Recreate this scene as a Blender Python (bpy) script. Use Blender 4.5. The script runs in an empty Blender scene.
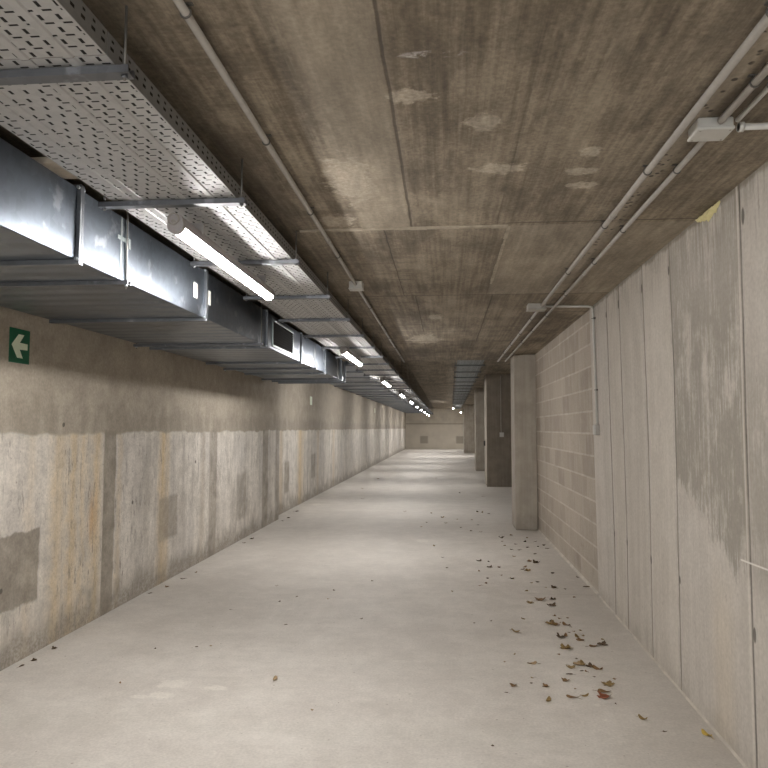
import bpy, bmesh, math, random
from mathutils import Vector, Matrix

SC = bpy.context.scene
COL = SC.collection
PI = math.pi

# ------------------------------------------------------------------ helpers
def tag(o, label=None, cat=None, group=None, kind=None):
    if label: o['label'] = label
    if cat: o['category'] = cat
    if group: o['group'] = group
    if kind: o['kind'] = kind
    return o


def empty(name, loc=(0, 0, 0), rz=0.0):
    o = bpy.data.objects.new(name, None)
    o.empty_display_size = 0.1
    COL.objects.link(o)
    o.location = loc
    o.rotation_euler = (0, 0, rz)
    return o


def children(o):
    return [c for c in list(COL.objects) if c.parent == o]


def copy_tree(o, parent=None):
    c = o.copy()
    COL.objects.link(c)
    c.parent = parent
    for ch in children(o):
        copy_tree(ch, c)
    return c


class MB:
    """collects shapes and links them as ONE mesh object"""
    def __init__(self):
        self.bm = bmesh.new()

    def box(self, a, b):
        x0, y0, z0 = a
        x1, y1, z1 = b
        v = [self.bm.verts.new(p) for p in ((x0, y0, z0), (x1, y0, z0), (x1, y1, z0), (x0, y1, z0),
                                            (x0, y0, z1), (x1, y0, z1), (x1, y1, z1), (x0, y1, z1))]
        for f in ((3, 2, 1, 0), (4, 5, 6, 7), (0, 1, 5, 4), (1, 2, 6, 5), (2, 3, 7, 6), (3, 0, 4, 7)):
            self.bm.faces.new([v[i] for i in f])
        return self

    def tube(self, p, q, r, n=12, caps=True):
        p, q = Vector(p), Vector(q)
        d = (q - p).normalized()
        a = d.orthogonal().normalized()
        b = d.cross(a)
        ra, rb = [], []
        for i in range(n):
            t = 2 * PI * i / n
            o = a * math.cos(t) * r + b * math.sin(t) * r
            ra.append(self.bm.verts.new(p + o))
            rb.append(self.bm.verts.new(q + o))
        for i in range(n):
            j = (i + 1) % n
            f = self.bm.faces.new((ra[i], ra[j], rb[j], rb[i]))
            f.smooth = True
        if caps:
            self.bm.faces.new(ra[::-1])
            self.bm.faces.new(rb)
        return self

    def path(self, pts, r, n=10):
        pts = [Vector(p) for p in pts]
        rings = []
        ref = Vector((0.31, 0.17, 0.93))
        for i, p in enumerate(pts):
            if i == 0: d = pts[1] - p
            elif i == len(pts) - 1: d = p - pts[i - 1]
            else: d = (pts[i + 1] - p).normalized() + (p - pts[i - 1]).normalized()
            d.normalize()
            a = d.cross(ref).normalized()
            b = d.cross(a)
            rings.append([self.bm.verts.new(p + (a * math.cos(2 * PI * k / n) + b * math.sin(2 * PI * k / n)) * r) for k in range(n)])
        for u, w in zip(rings, rings[1:]):
            for k in range(n):
                f = self.bm.faces.new((u[k], u[(k + 1) % n], w[(k + 1) % n], w[k]))
                f.smooth = True
        self.bm.faces.new(rings[0][::-1])
        self.bm.faces.new(rings[-1])
        return self

    def prism(self, prof, axis, a, b, smooth=False):
        """closed 2-D outline extruded along an axis"""
        def P(u, v, w):
            return {'x': (w, u, v), 'y': (u, w, v), 'z': (u, v, w)}[axis]
        ra = [self.bm.verts.new(P(u, v, a)) for u, v in prof]
        rb = [self.bm.verts.new(P(u, v, b)) for u, v in prof]
        n = len(prof)
        for i in range(n):
            f = self.bm.faces.new((ra[i], ra[(i + 1) % n], rb[(i + 1) % n], rb[i]))
            f.smooth = smooth
        self.bm.faces.new(ra[::-1])
        self.bm.faces.new(rb)
        return self

    def ring(self, c, R, r, axis='y', n=20, m=8):
        g = []
        for i in range(n):
            t = 2 * PI * i / n
            row = []
            for k in range(m):
                s = 2 * PI * k / m
                u = (R + r * math.cos(s)) * math.cos(t)
                v = (R + r * math.cos(s)) * math.sin(t)
                w = r * math.sin(s)
                p = {'x': (w, u, v), 'y': (u, w, v), 'z': (u, v, w)}[axis]
                row.append(self.bm.verts.new(Vector(c) + Vector(p)))
            g.append(row)
        for i in range(n):
            for k in range(m):
                f = self.bm.faces.new((g[i][k], g[(i + 1) % n][k], g[(i + 1) % n][(k + 1) % m], g[i][(k + 1) % m]))
                f.smooth = True
        return self

    def build(self, name, mat, parent=None, bevel=0.0, seg=2):
        bmesh.ops.recalc_face_normals(self.bm, faces=self.bm.faces)
        me = bpy.data.meshes.new(name)
        self.bm.to_mesh(me)
        self.bm.free()
        me.materials.append(mat)
        o = bpy.data.objects.new(name, me)
        COL.objects.link(o)
        o.parent = parent
        if bevel > 0:
            m = o.modifiers.new('bevel', 'BEVEL')
            m.width = bevel
            m.segments = seg
            m.limit_method = 'ANGLE'
            m.angle_limit = math.radians(40)
        return o


# ------------------------------------------------------------------ node helpers
class G:
    def __init__(self, name):
        self.mat = bpy.data.materials.new(name)
        self.mat.use_nodes = True
        self.nt = self.mat.node_tree
        self.nt.nodes.clear()
        self.out = self.nt.nodes.new('ShaderNodeOutputMaterial')
        tc = self.nt.nodes.new('ShaderNodeTexCoord')
        self.P = tc.outputs['Object']
        s = self.nt.nodes.new('ShaderNodeSeparateXYZ')
        self.nt.links.new(self.P, s.inputs[0])
        self.x, self.y, self.z = s.outputs[0], s.outputs[1], s.outputs[2]

    def put(self, sock, v):
        if isinstance(v, bpy.types.NodeSocket):
            self.nt.links.new(v, sock)
        else:
            if sock.type == 'RGBA' and len(v) == 3:
                v = (*v, 1)
            sock.default_value = v

    def m(self, op, a, b=0.0, c=None):
        n = self.nt.nodes.new('ShaderNodeMath')
        n.operation = op
        self.put(n.inputs[0], a)
        self.put(n.inputs[1], b)
        if c is not None: self.put(n.inputs[2], c)
        return n.outputs[0]

    def add(self, a, b): return self.m('ADD', a, b)
    def sub(self, a, b): return self.m('SUBTRACT', a, b)
    def mul(self, a, b): return self.m('MULTIPLY', a, b)
    def mx(self, a, b): return self.m('MAXIMUM', a, b)
    def mn(self, a, b): return self.m('MINIMUM', a, b)
    def inv(self, a): return self.m('SUBTRACT', 1.0, a)

    def noise(self, scale=(1, 1, 1), s=1.0, detail=4.0, rough=0.55, off=(0, 0, 0), dist=0.0):
        mp = self.nt.nodes.new('ShaderNodeMapping')
        self.nt.links.new(self.P, mp.inputs[0])
        mp.inputs['Location'].default_value = off
        mp.inputs['Scale'].default_value = scale
        n = self.nt.nodes.new('ShaderNodeTexNoise')
        self.nt.links.new(mp.outputs[0], n.inputs['Vector'])
        n.inputs['Scale'].default_value = s
        n.inputs['Detail'].default_value = detail
        n.inputs['Roughness'].default_value = rough
        n.inputs['Distortion'].default_value = dist
        return n.outputs[0]

    def step(self, v, a, b):
        n = self.nt.nodes.new('ShaderNodeMapRange')
        n.interpolation_type = 'SMOOTHSTEP'
        self.put(n.inputs[0], v)
        n.inputs[1].default_value = a
        n.inputs[2].default_value = b
        n.inputs[3].default_value = 0
        n.inputs[4].default_value = 1
        return n.outputs[0]

    def lin(self, v, a, b, c, d):
        n = self.nt.nodes.new('ShaderNodeMapRange')
        self.put(n.inputs[0], v)
        for i, t in enumerate((a, b, c, d)): n.inputs[i + 1].default_value = t
        return n.outputs[0]

    def line(self, v, c, w, soft=None):
        soft = w * 0.5 if soft is None else soft
        return self.inv(self.step(self.m('ABSOLUTE', self.sub(v, c)), max(w - soft, 0), w + soft))

    def rng(self, v, a, b, soft):
        return self.mul(self.step(v, a - soft, a + soft), self.inv(self.step(v, b - soft, b + soft)))

    def spot(self, u, v, cu, cv, ru, rv, wob, amt=0.5):
        du = self.mul(self.sub(u, cu), 1.0 / ru)
        dv = self.mul(self.sub(v, cv), 1.0 / rv)
        d = self.m('SQRT', self.add(self.mul(du, du), self.mul(dv, dv)))
        d = self.add(d, self.mul(self.sub(wob, 0.5), amt * 3))
        return self.inv(self.step(d, 0.7, 1.1))

    def any(self, L):
        r = L[0]
        for q in L[1:]: r = self.mx(r, q)
        return r

    def mix(self, f, a, b, mode='MIX'):
        n = self.nt.nodes.new('ShaderNodeMix')
        n.data_type = 'RGBA'
        n.blend_type = mode
        self.put(n.inputs[0], f)
        self.put(n.inputs[6], a)
        self.put(n.inputs[7], b)
        return n.outputs[2]

    def scale_col(self, c, f):
        n = self.nt.nodes.new('ShaderNodeVectorMath')
        n.operation = 'SCALE'
        self.put(n.inputs[0], c)
        self.put(n.inputs['Scale'], f)
        return n.outputs[0]

    def bump(self, h, strength=0.3, dist=0.01, normal=None):
        n = self.nt.nodes.new('ShaderNodeBump')
        n.inputs['Strength'].default_value = strength
        n.inputs['Distance'].default_value = dist
        self.put(n.inputs['Height'], h)
        if normal is not None: self.put(n.inputs['Normal'], normal)
        return n.outputs[0]

    def finish(self, col, rough=0.8, metal=0.0, normal=None, alpha=None, emit=None, estr=0.0, spec=None, trans=None):
        b = self.nt.nodes.new('ShaderNodeBsdfPrincipled')
        self.put(b.inputs['Base Color'], col)
        self.put(b.inputs['Roughness'], rough)
        self.put(b.inputs['Metallic'], metal)
        if normal is not None: self.put(b.inputs['Normal'], normal)
        if alpha is not None: self.put(b.inputs['Alpha'], alpha)
        if spec is not None: b.inputs['Specular IOR Level'].default_value = spec
        if emit is not None:
            self.put(b.inputs['Emission Color'], emit)
            b.inputs['Emission Strength'].default_value = estr
        self.nt.links.new(b.outputs[0], self.out.inputs[0])
        return self.mat


def plain(name, col, rough=0.6, metal=0.0, var=0.12, s=30):
    g = G(name)
    n = g.noise(s=s, detail=3)
    return g.finish(g.scale_col(col, g.lin(n, 0.25, 0.75, 1 - var, 1 + var)), rough, metal)


# ------------------------------------------------------------------ concrete materials
def ceiling_material():
    g = G('board_formed_soffit')
    x, y = g.x, g.y
    grain = g.noise((38, 1.1, 1), 1.0, 4, 0.6)
    streak = g.noise((11, 0.22, 1), 1.0, 4, 0.62, (5, 1, 0))
    blot = g.noise((1.1, 0.8, 1), 1.6, 8, 0.68)
    cross = g.noise((1.3, 9, 1), 1.0, 5, 0.65, (4, 2, 0))
    fine = g.noise(s=60, detail=4)
    t = g.add(g.add(g.mul(grain, 0.26), g.mul(blot, 0.46)), g.add(g.mul(streak, 0.15), g.mul(fine, 0.13)))
    t = g.step(t, 0.38, 0.62)
    c = g.mix(t, (0.125, 0.099, 0.069), (0.315, 0.264, 0.197))
    # dark oil film of the shuttering
    stain = g.step(g.noise((2.2, 0.7, 1), 1.2, 7, 0.7, (9, 4, 0)), 0.50, 0.61)
    c = g.mix(g.mul(stain, g.lin(grain, 0.3, 0.7, 0.75, 0.35)), c, (0.098, 0.077, 0.055))
    # crosswise trowel drag beside the left conduit
    dr = g.mul(g.rng(x, -0.85, -0.2, 0.1), g.step(cross, 0.50, 0.62))
    c = g.mix(g.mul(dr, 0.45), c, (0.105, 0.082, 0.058))
    # grain runs that caught pale laitance
    rn = g.mul(g.step(g.noise((24, 0.35, 1), 1.0, 3, 0.6, (2, 6, 0)), 0.60, 0.72), g.step(g.noise((1.5, 1.5, 1), 1.0, 4, 0.6, (1, 8, 0)), 0.45, 0.62))
    c = g.mix(g.mul(rn, 0.34), c, (0.40, 0.345, 0.27))
    # panel tones
    pa = g.mul(g.rng(x, -0.48, -0.19, 0.03), g.rng(y, -5, 3.93, 0.01))
    c = g.mix(g.mul(pa, 0.50), c, (0.40, 0.345, 0.27))
    pb = g.mul(g.rng(x, 0.37, 1.5, 0.01), g.rng(y, 3.94, 6.0, 0.01))
    c = g.mix(g.mul(pb, 0.38), c, (0.385, 0.335, 0.265))
    wob = g.noise(s=16, detail=6, rough=0.68, off=(1, 5, 0))
    L = [g.spot(x, y, *q, wob, 0.8) for q in ((-0.128, 2.351, 0.09, 0.06), (0.149, 2.574, 0.07, 0.09), (0.268, 3.06, 0.13, 0.07),
                                              (0.62, 2.90, 0.05, 0.06), (0.656, 3.30, 0.08, 0.05), (0.63, 3.12, 0.08, 0.05),
                                              (-0.268, 9.0, 0.22, 0.5), (-0.45, 3.15, 0.12, 0.3), (-0.1, 7.2, 0.08, 0.2),
                                              (-0.6, 3.78, 0.10, 0.12))]
    c = g.mix(g.mul(g.any(L), g.lin(fine, 0.3, 0.7, 0.45, 0.80)), c, (0.47, 0.41, 0.325))
    sc = g.mul(g.spot(x, y, -0.04, 2.08, 0.12, 0.025, wob, 0.4), g.step(wob, 0.45, 0.6))
    c = g.mix(g.mul(sc, 0.8), c, (0.55, 0.52, 0.50))
    # joints of the shuttering panels
    w1 = g.mul(g.sub(g.noise(s=6, detail=2), 0.5), 0.012)
    xw, yw = g.add(x, w1), g.add(y, w1)
    J = [g.mul(g.line(xw, -0.190, 0.006), g.rng(y, -6, 3.93, 0.01)),
         g.mul(g.line(yw, 6.0, 0.010), g.rng(x, -4, 1.45, 0.01)),
         g.mul(g.line(yw, 3.89, 0.008), g.rng(x, 0.36, 1.42, 0.01)),
         g.mul(g.line(yw, 3.96, 0.006), g.rng(x, -0.9, 0.36, 0.01)),
         g.mul(g.line(yw, 8.28, 0.010), g.rng(x, -4, 1.45, 0.01)),
         g.mul(g.line(yw, 9.22, 0.014), g.rng(x, -4, 1.45, 0.01)),
         g.mul(g.line(yw, 6.95, 0.010), g.rng(x, 0.9, 1.45, 0.01)),
         g.mul(g.line(xw, 0.42, 0.007), g.rng(y, 6.0, 9.2, 0.01)),
         g.mul(g.line(xw, -0.26, 0.006), g.rng(y, 6.0, 8.3, 0.01)),
         g.mul(g.mul(g.line(xw, 0.30, 0.0035), g.rng(y, -6, 3.9, 0.01)), g.lin(blot, 0.40, 0.60, 0.0, 0.55)),
         g.mul(g.line(xw, -0.36, 0.004), g.rng(y, 3.95, 6.0, 0.01))]
    for k in range(18):
        J.append(g.line(yw, 13.7 + 2.6 * k, 0.02))
    j = g.any(J)
    c = g.mix(g.mul(j, 0.75), c, (0.065, 0.050, 0.037))
    # blow holes along the board edge between the two right-hand conduits
    vo = g.nt.nodes.new('ShaderNodeTexVoronoi')
    g.nt.links.new(g.P, vo.inputs['Vector'])
    vo.inputs['Scale'].default_value = 26
    holes = g.mul(g.inv(g.step(vo.outputs['Distance'], 0.20, 0.36)), g.mul(g.rng(x, 0.930, 0.995, 0.012), g.rng(y, -2, 4.8, 0.4)))
    holes = g.mul(holes, g.step(g.noise(s=11, off=(3, 3, 0)), 0.36, 0.46))
    rim = g.mul(g.line(xw, 0.955, 0.035, 0.01), g.rng(y, -2, 5.2, 0.4))
    c = g.mix(g.mul(rim, 0.5), c, (0.34, 0.29, 0.225))
    c = g.mix(g.mul(holes, 0.9), c, (0.035, 0.026, 0.018))
    c = g.scale_col(c, g.mul(g.lin(fine, 0.36, 0.64, 0.93, 1.07), g.lin(g.noise((10, 2.2, 1), 1.0, 6, 0.72, (6, 6, 0)), 0.34, 0.66, 0.80, 1.24)))
    h = g.add(g.mul(grain, 0.5), g.mul(fine, 0.3))
    h = g.sub(g.sub(h, g.mul(j, 1.0)), g.mul(holes, 1.5))
    return g.finish(c, 0.78, normal=g.bump(h, 0.25, 0.006))


def left_wall_material():
    g = G('stained_retaining_wall')
    y, z = g.y, g.z
    fine = g.noise(s=55, detail=4)
    mid = g.noise(s=5, detail=5, rough=0.6)
    big = g.noise((1, 0.5, 0.8), 0.9, 5, 0.6, (2, 2, 2))
    vert = g.noise((1, 4.5, 0.6), 1.0, 6, 0.66)
    vert2 = g.noise((1, 13, 0.9), 1.0, 6, 0.68, (5, 1, 0))
    up = g.mix(g.step(g.add(g.mul(mid, 0.4), g.mul(big, 0.6)), 0.35, 0.65), (0.315, 0.272, 0.215), (0.435, 0.384, 0.312))
    up = g.mix(g.mul(g.step(vert2, 0.55, 0.7), 0.22), up, (0.28, 0.235, 0.18))
    # pale lower coat
    lo = g.mix(g.step(g.add(g.mul(vert, 0.6), g.mul(mid, 0.4)), 0.34, 0.62), (0.43, 0.395, 0.345), (0.69, 0.645, 0.58))
    lo = g.mix(g.mul(g.step(g.noise((1, 1.2, 0.5), 1.0, 4, 0.6, (0, 7.7, 0)), 0.45, 0.65), 0.45), lo, (0.47, 0.445, 0.42))
    oc = []
    for yc, w, a in ((4.95, 0.07, 0.7), (5.15, 0.06, 0.9), (5.30, 0.03, 0.5), (5.52, 0.06, 0.9), (5.92, 0.05, 0.5), (6.88, 0.10, 1.0), (4.6, 0.05, 0.3), (7.0, 0.03, .5),
                     (12.5, 0.16, 0.6), (14.2, 0.20, 1.0), (16.2, 0.15, 0.5), (18.5, 0.2, 0.5), (8.05, .08, .25)):
        oc.append(g.mul(g.line(g.add(y, g.mul(g.sub(mid, 0.5), 0.22)), yc, w * 0.7, w * 0.9), a))
    ocm = g.mul(g.any(oc), g.lin(vert2, 0.3, 0.7, 0.45, 1.0))
    lo = g.mix(g.mul(ocm, 0.80), lo, (0.56, 0.41, 0.215))
    wash = g.mul(g.any([g.rng(y, 4.82, 5.62, 0.10), g.mul(g.rng(y, 6.75, 7.05, 0.08), 0.9), g.mul(g.rng(y, 4.3, 4.8, 0.2), 0.3), g.mul(g.rng(y, 13.9, 14.7, 0.2), 0.8)]), g.step(g.add(g.mul(vert, 0.6), g.mul(mid, 0.4)), 0.36, 0.60))
    lo = g.mix(g.mul(wash, 0.45), lo, (0.60, 0.47, 0.285))
    rust = g.mul(g.line(g.add(y, g.mul(g.sub(vert2, 0.5), 0.2)), 5.47, 0.05, 0.05), g.rng(g.add(z, g.mul(g.sub(vert2, 0.5), 0.6)), 0.72, 1.05, 0.15))
    lo = g.mix(g.mul(rust, 0.55), lo, (0.50, 0.27, 0.10))
    # dark drips
    dr = g.mul(g.step(g.noise((1, 24, 5.0), 1.0, 6, 0.75, (0, 3, 1)), 0.54, 0.64), g.lin(g.noise((1, 1.2, 0.4), 1, 3), 0.40, 0.60, 0.0, 0.9))
    lo = g.mix(dr, lo, (0.23, 0.205, 0.18))
    pit = g.step(g.noise((1, 60, 34), 1.0, 2, 0.6), 0.64, 0.70)
    lo = g.mix(g.mul(pit, 0.5), lo, (0.22, 0.19, 0.16))
    # grime at the foot of the wall
    grime = g.inv(g.step(g.add(z, g.mul(g.sub(mid, 0.5), 0.5)), 0.02, 0.32))
    lo = g.mix(g.mul(grime, g.lin(fine, 0.35, 0.65, 0.30, 0.95)), lo, (0.235, 0.205, 0.165))
    # edge between the two
    edge = g.add(g.add(z, g.mul(g.sub(g.noise((1, 3, 1), 1.0, 3), 0.5), 0.10)), g.mul(g.sub(fine, 0.5), 0.03))
    low = g.inv(g.step(edge, 1.535, 1.565))
    c = g.mix(low, up, lo)
    # darker bare strips and mended patches
    yj = g.add(y, g.mul(g.sub(mid, 0.5), 0.05))
    zj = g.add(z, g.mul(g.sub(mid, 0.5), 0.06))
    S = [g.rng(yj, 5.64, 5.85, 0.012), g.mul(g.rng(yj, 8.28, 8.56, 0.03), 0.75), g.mul(g.rng(yj, 10.75, 11.1, 0.03), 0.85),
         g.mul(g.rng(yj, 11.6, 12.0, 0.03), 0.6), g.mul(g.rng(yj, 7.95, 8.1, 0.03), 0.25)]
    st = g.mul(g.any(S), g.inv(g.step(edge, 1.55, 1.6)))
    P = [g.mul(g.rng(yj, 3.2, 4.73, 0.012), g.rng(g.add(zj, g.mul(g.sub(mid, 0.5), 0.08)), 0.37, 0.865, 0.012)),
         g.mul(g.mul(g.rng(yj, 6.80, 7.28, 0.03), g.rng(zj, 0.43, 0.87, 0.03)), 0.7),
         g.mul(g.mul(g.rng(yj, 9.4, 9.85, 0.04), g.rng(zj, 0.30, 0.95, 0.04)), 0.55),
         g.mul(g.mul(g.rng(yj, 12.8, 13.2, 0.04), g.rng(zj, 0.35, 0.95, 0.04)), 0.8),
         g.mul(g.mul(g.rng(yj, 15.4, 15.9, 0.04), g.rng(zj, 0.45, 1.0, 0.04)), 0.7)]
    dk = g.mx(st, g.any(P))
    c = g.mix(g.mul(dk, 0.9), c, g.mix(g.step(mid, 0.35, 0.65), (0.225, 0.195, 0.158), (0.33, 0.29, 0.235)))
    # the darker rim just above the pale coat
    rim = g.mul(g.rng(g.add(edge, g.mul(g.sub(mid, 0.5), 0.25)), 1.50, 1.76, 0.08), g.mul(g.inv(low), g.step(vert, 0.30, 0.60)))
    c = g.mix(g.mul(rim, 0.55), c, (0.255, 0.22, 0.175))
    tie = g.any([g.spot(y, z, a, b, 0.02, 0.02, fine, 0.1) for a, b in ((4.32, 0.52), (5.0, 1.62), (6.2, 0.9), (7.8, 1.2))])
    c = g.mix(g.mul(tie, 0.8), c, (0.08, 0.07, 0.055))
    c = g.scale_col(c, g.mul(g.lin(fine, 0.36, 0.64, 0.91, 1.09), g.lin(g.noise(s=15, detail=6, rough=0.7), 0.34, 0.66, 0.93, 1.07)))
    h = g.add(g.mul(fine, 0.5), g.sub(g.mul(mid, 0.6), g.mul(pit, 0.8)))
    return g.finish(c, 0.85, normal=g.bump(h, 0.35, 0.008))


def right_wall_material():
    g = G('board_formed_wall')
    y, z = g.y, g.z
    fine = g.noise(s=50, detail=4)
    mid = g.noise(s=4.5, detail=6, rough=0.66)
    vert = g.noise((1, 9, 0.35), 1.0, 5, 0.6)
    vert2 = g.noise((1, 55, 2.2), 1.0, 4, 0.65, (2, 2, 2))
    t = g.add(g.add(g.mul(vert, 0.42), g.mul(mid, 0.38)), g.mul(fine, 0.2))
    c = g.mix(g.step(t, 0.34, 0.64), (0.435, 0.398, 0.350), (0.550, 0.510, 0.458))
    # one tone per board
    for a, b, f, col in ((4.40, 5.0, 0.22, (0.58, 0.525, 0.45)), (5.0, 5.67, 0.15, (0.42, 0.37, 0.30)), (5.67, 6.1, 0.2, (0.56, 0.50, 0.42)), (0.0, 3.36, 0.15, (0.56, 0.52, 0.46))):
        c = g.mix(g.mul(g.rng(y, a, b, 0.004), f), c, col)
    # mottled dark bleed on the broad board and past it, ending in a ragged slope
    blot = g.noise((1, 5.0, 3.2), 1.0, 7, 0.72, (8, 1, 1))
    lim = g.add(z, g.add(g.mul(g.sub(y, 3.4), -0.42), g.add(g.mul(g.sub(blot, 0.5), 0.7), g.mul(g.sub(vert2, 0.5), 0.35))))
    area = g.mul(g.rng(y, 3.37, 4.40, 0.006), g.step(lim, 0.82, 0.95))
    area = g.mul(area, g.inv(g.mul(g.step(z, 2.0, 2.6), 0.40)))
    area2 = g.mul(g.inv(g.step(y, 3.33, 3.36)), g.mul(g.step(z, 0.75, 1.0), g.inv(g.step(z, 1.6, 2.2))))
    tex = g.add(g.mul(vert2, 0.4), g.mul(blot, 0.6))
    mo = g.mul(g.mx(area, g.mul(area2, 0.7)), g.step(tex, 0.38, 0.54))
    c = g.mix(g.mul(mo, 0.82), c, (0.250, 0.226, 0.188))
    pale = g.mul(area, g.step(blot, 0.60, 0.70))
    c = g.mix(g.mul(pale, 0.5), c, (0.52, 0.48, 0.42))
    # streaks running down from the top edge
    top = g.mul(g.step(g.add(z, g.mul(g.sub(vert, 0.5), 1.0)), 2.35, 2.8), g.step(g.add(g.mul(vert2, 0.6), g.mul(mid, 0.4)), 0.42, 0.60))
    c = g.mix(g.mul(top, 0.62), c, (0.20, 0.175, 0.14))
    edge = g.step(g.add(z, g.mul(g.sub(blot, 0.5), 0.12)), 2.735, 2.765)
    c = g.mix(g.mul(edge, 0.7), c, (0.16, 0.135, 0.10))
    sp = g.step(g.noise((1, 46, 13), 1.0, 3, 0.6, (1, 1, 6)), 0.645, 0.71)
    c = g.mix(g.mul(sp, 0.38), c, (0.26, 0.23, 0.195))
    ru = g.mul(g.line(y, 3.72, 0.12, 0.1), g.inv(g.step(z, 0.5, 1.0)))
    c = g.mix(g.mul(ru, 0.22), c, (0.55, 0.44, 0.28))
    # board joints
    yw = g.add(y, g.mul(g.sub(g.noise((1, 1, 2), 1.0, 2), 0.5), 0.016))
    J = [g.line(yw, q, w) for q, w in ((3.36, 0.009), (4.40, 0.0085), (5.0, 0.009), (5.67, 0.010), (6.10, 0.012), (2.35, 0.007), (1.4, 0.007), (0.3, 0.007))]
    j = g.any(J)
    c = g.mix(g.mul(j, g.lin(mid, 0.35, 0.65, 0.55, 1.0)), c, (0.105, 0.090, 0.072))
    bl = g.mul(g.any([g.line(yw, q, 0.022, 0.02) for q in (4.41, 5.01, 5.68, 6.11)]), g.step(blot, 0.45, 0.6))
    c = g.mix(g.mul(bl, 0.45), c, (0.24, 0.21, 0.17))
    c = g.mix(g.mul(g.line(yw, 3.388, 0.009), 0.6), c, (0.62, 0.575, 0.51))
    # dark tie holes beside the joints
    T = [g.spot(y, z, *q, blot, 0.35) for q in ((3.327, 2.61, 0.018, 0.045), (4.425, 2.603, 0.018, 0.04), (5.02, 2.608, 0.018, 0.04), (5.69, 2.618, 0.022, 0.04),
                                               (3.34, 0.655, 0.016, 0.038), (4.384, 0.674, 0.016, 0.03), (5.0, 0.68, 0.018, 0.035), (5.67, 0.69, 0.02, 0.035), (6.10, 0.69, 0.02, 0.035), (6.12, 2.6, 0.02, 0.03))]
    c = g.mix(g.mul(g.any(T), 0.85), c, (0.10, 0.09, 0.075))
    gr = g.inv(g.step(g.add(z, g.mul(g.sub(mid, 0.5), 0.5)), -0.05, 0.16))
    c = g.mix(g.mul(gr, 0.40), c, (0.32, 0.285, 0.235))
    # chalk scratch
    ln = g.line(g.add(z, g.mul(g.sub(y, 3.3), 0.03)), 0.975, 0.004, 0.003)
    c = g.mix(g.mul(ln, g.rng(y, 2.9, 3.47, 0.01)), c, (0.70, 0.67, 0.62))
    c = g.scale_col(c, g.mul(g.lin(fine, 0.36, 0.64, 0.965, 1.035), g.mul(g.lin(vert2, 0.34, 0.66, 0.96, 1.04), 1.05)))
    h = g.sub(g.add(g.mul(fine, 0.4), g.mul(vert2, 0.3)), g.add(g.mul(j, 1.2), g.any(T)))
    return g.finish(c, 0.82, normal=g.bump(h, 0.3, 0.007))


def block_material():
    g = G('concrete_blockwork')
    y, z = g.y, g.z
    fine = g.noise(s=60, detail=4)
    mid = g.noise(s=5, detail=4)
    H, Lb = 0.2211, 0.44
    row = g.m('FLOOR', g.mul(z, 1 / H))
    fz = g.m('FRACT', g.mul(z, 1 / H))
    sh = g.mul(g.m('MODULO', row, 2.0), 0.5)
    u = g.add(g.mul(g.sub(y, 6.80), 1 / Lb), sh)
    fu = g.m('FRACT', u)
    cell = g.nt.nodes.new('ShaderNodeCombineXYZ')
    g.put(cell.inputs[0], g.m('FLOOR', u))
    g.put(cell.inputs[1], row)
    wn = g.nt.nodes.new('ShaderNodeTexWhiteNoise')
    wn.noise_dimensions = '2D'
    g.nt.links.new(cell.outputs[0], wn.inputs['Vector'])
    c = g.mix(wn.outputs['Value'], (0.330, 0.280, 0.228), (0.445, 0.388, 0.322))
    c = g.mix(g.mul(g.step(mid, 0.4, 0.65), 0.35), c, (0.43, 0.375, 0.305))
    sm = g.step(g.noise((1, 7, 1.6), 1.0, 6, 0.7, (0, 2, 3)), 0.48, 0.66)
    c = g.mix(g.mul(sm, 0.40), c, (0.50, 0.45, 0.39))
    c = g.mix(g.mul(g.step(g.noise((1, 5, 5), 1.0, 5, 0.7, (0, 6, 1)), 0.55, 0.7), 0.3), c, (0.27, 0.225, 0.178))
    jz = g.mx(g.inv(g.step(fz, 0.035, 0.065)), g.step(fz, 0.945, 0.975))
    ju = g.mul(g.mx(g.inv(g.step(fu, 0.012, 0.028)), g.step(fu, 0.974, 0.99)), 0.35)
    j = g.mx(jz, ju)
    c = g.mix(g.mul(j, g.lin(mid, 0.3, 0.7, 0.25, 0.85)), c, (0.58, 0.53, 0.46))
    dust = g.inv(g.step(z, 0.0, 0.10))
    c = g.mix(g.mul(dust, 0.5), c, (0.50, 0.45, 0.38))
    c = g.scale_col(c, g.mul(0.96, g.lin(fine, 0.36, 0.64, 0.93, 1.07)))
    h = g.sub(g.mul(fine, 0.4), g.mul(j, 0.6))
    return g.finish(c, 0.88, normal=g.bump(h, 0.35, 0.006))


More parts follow.
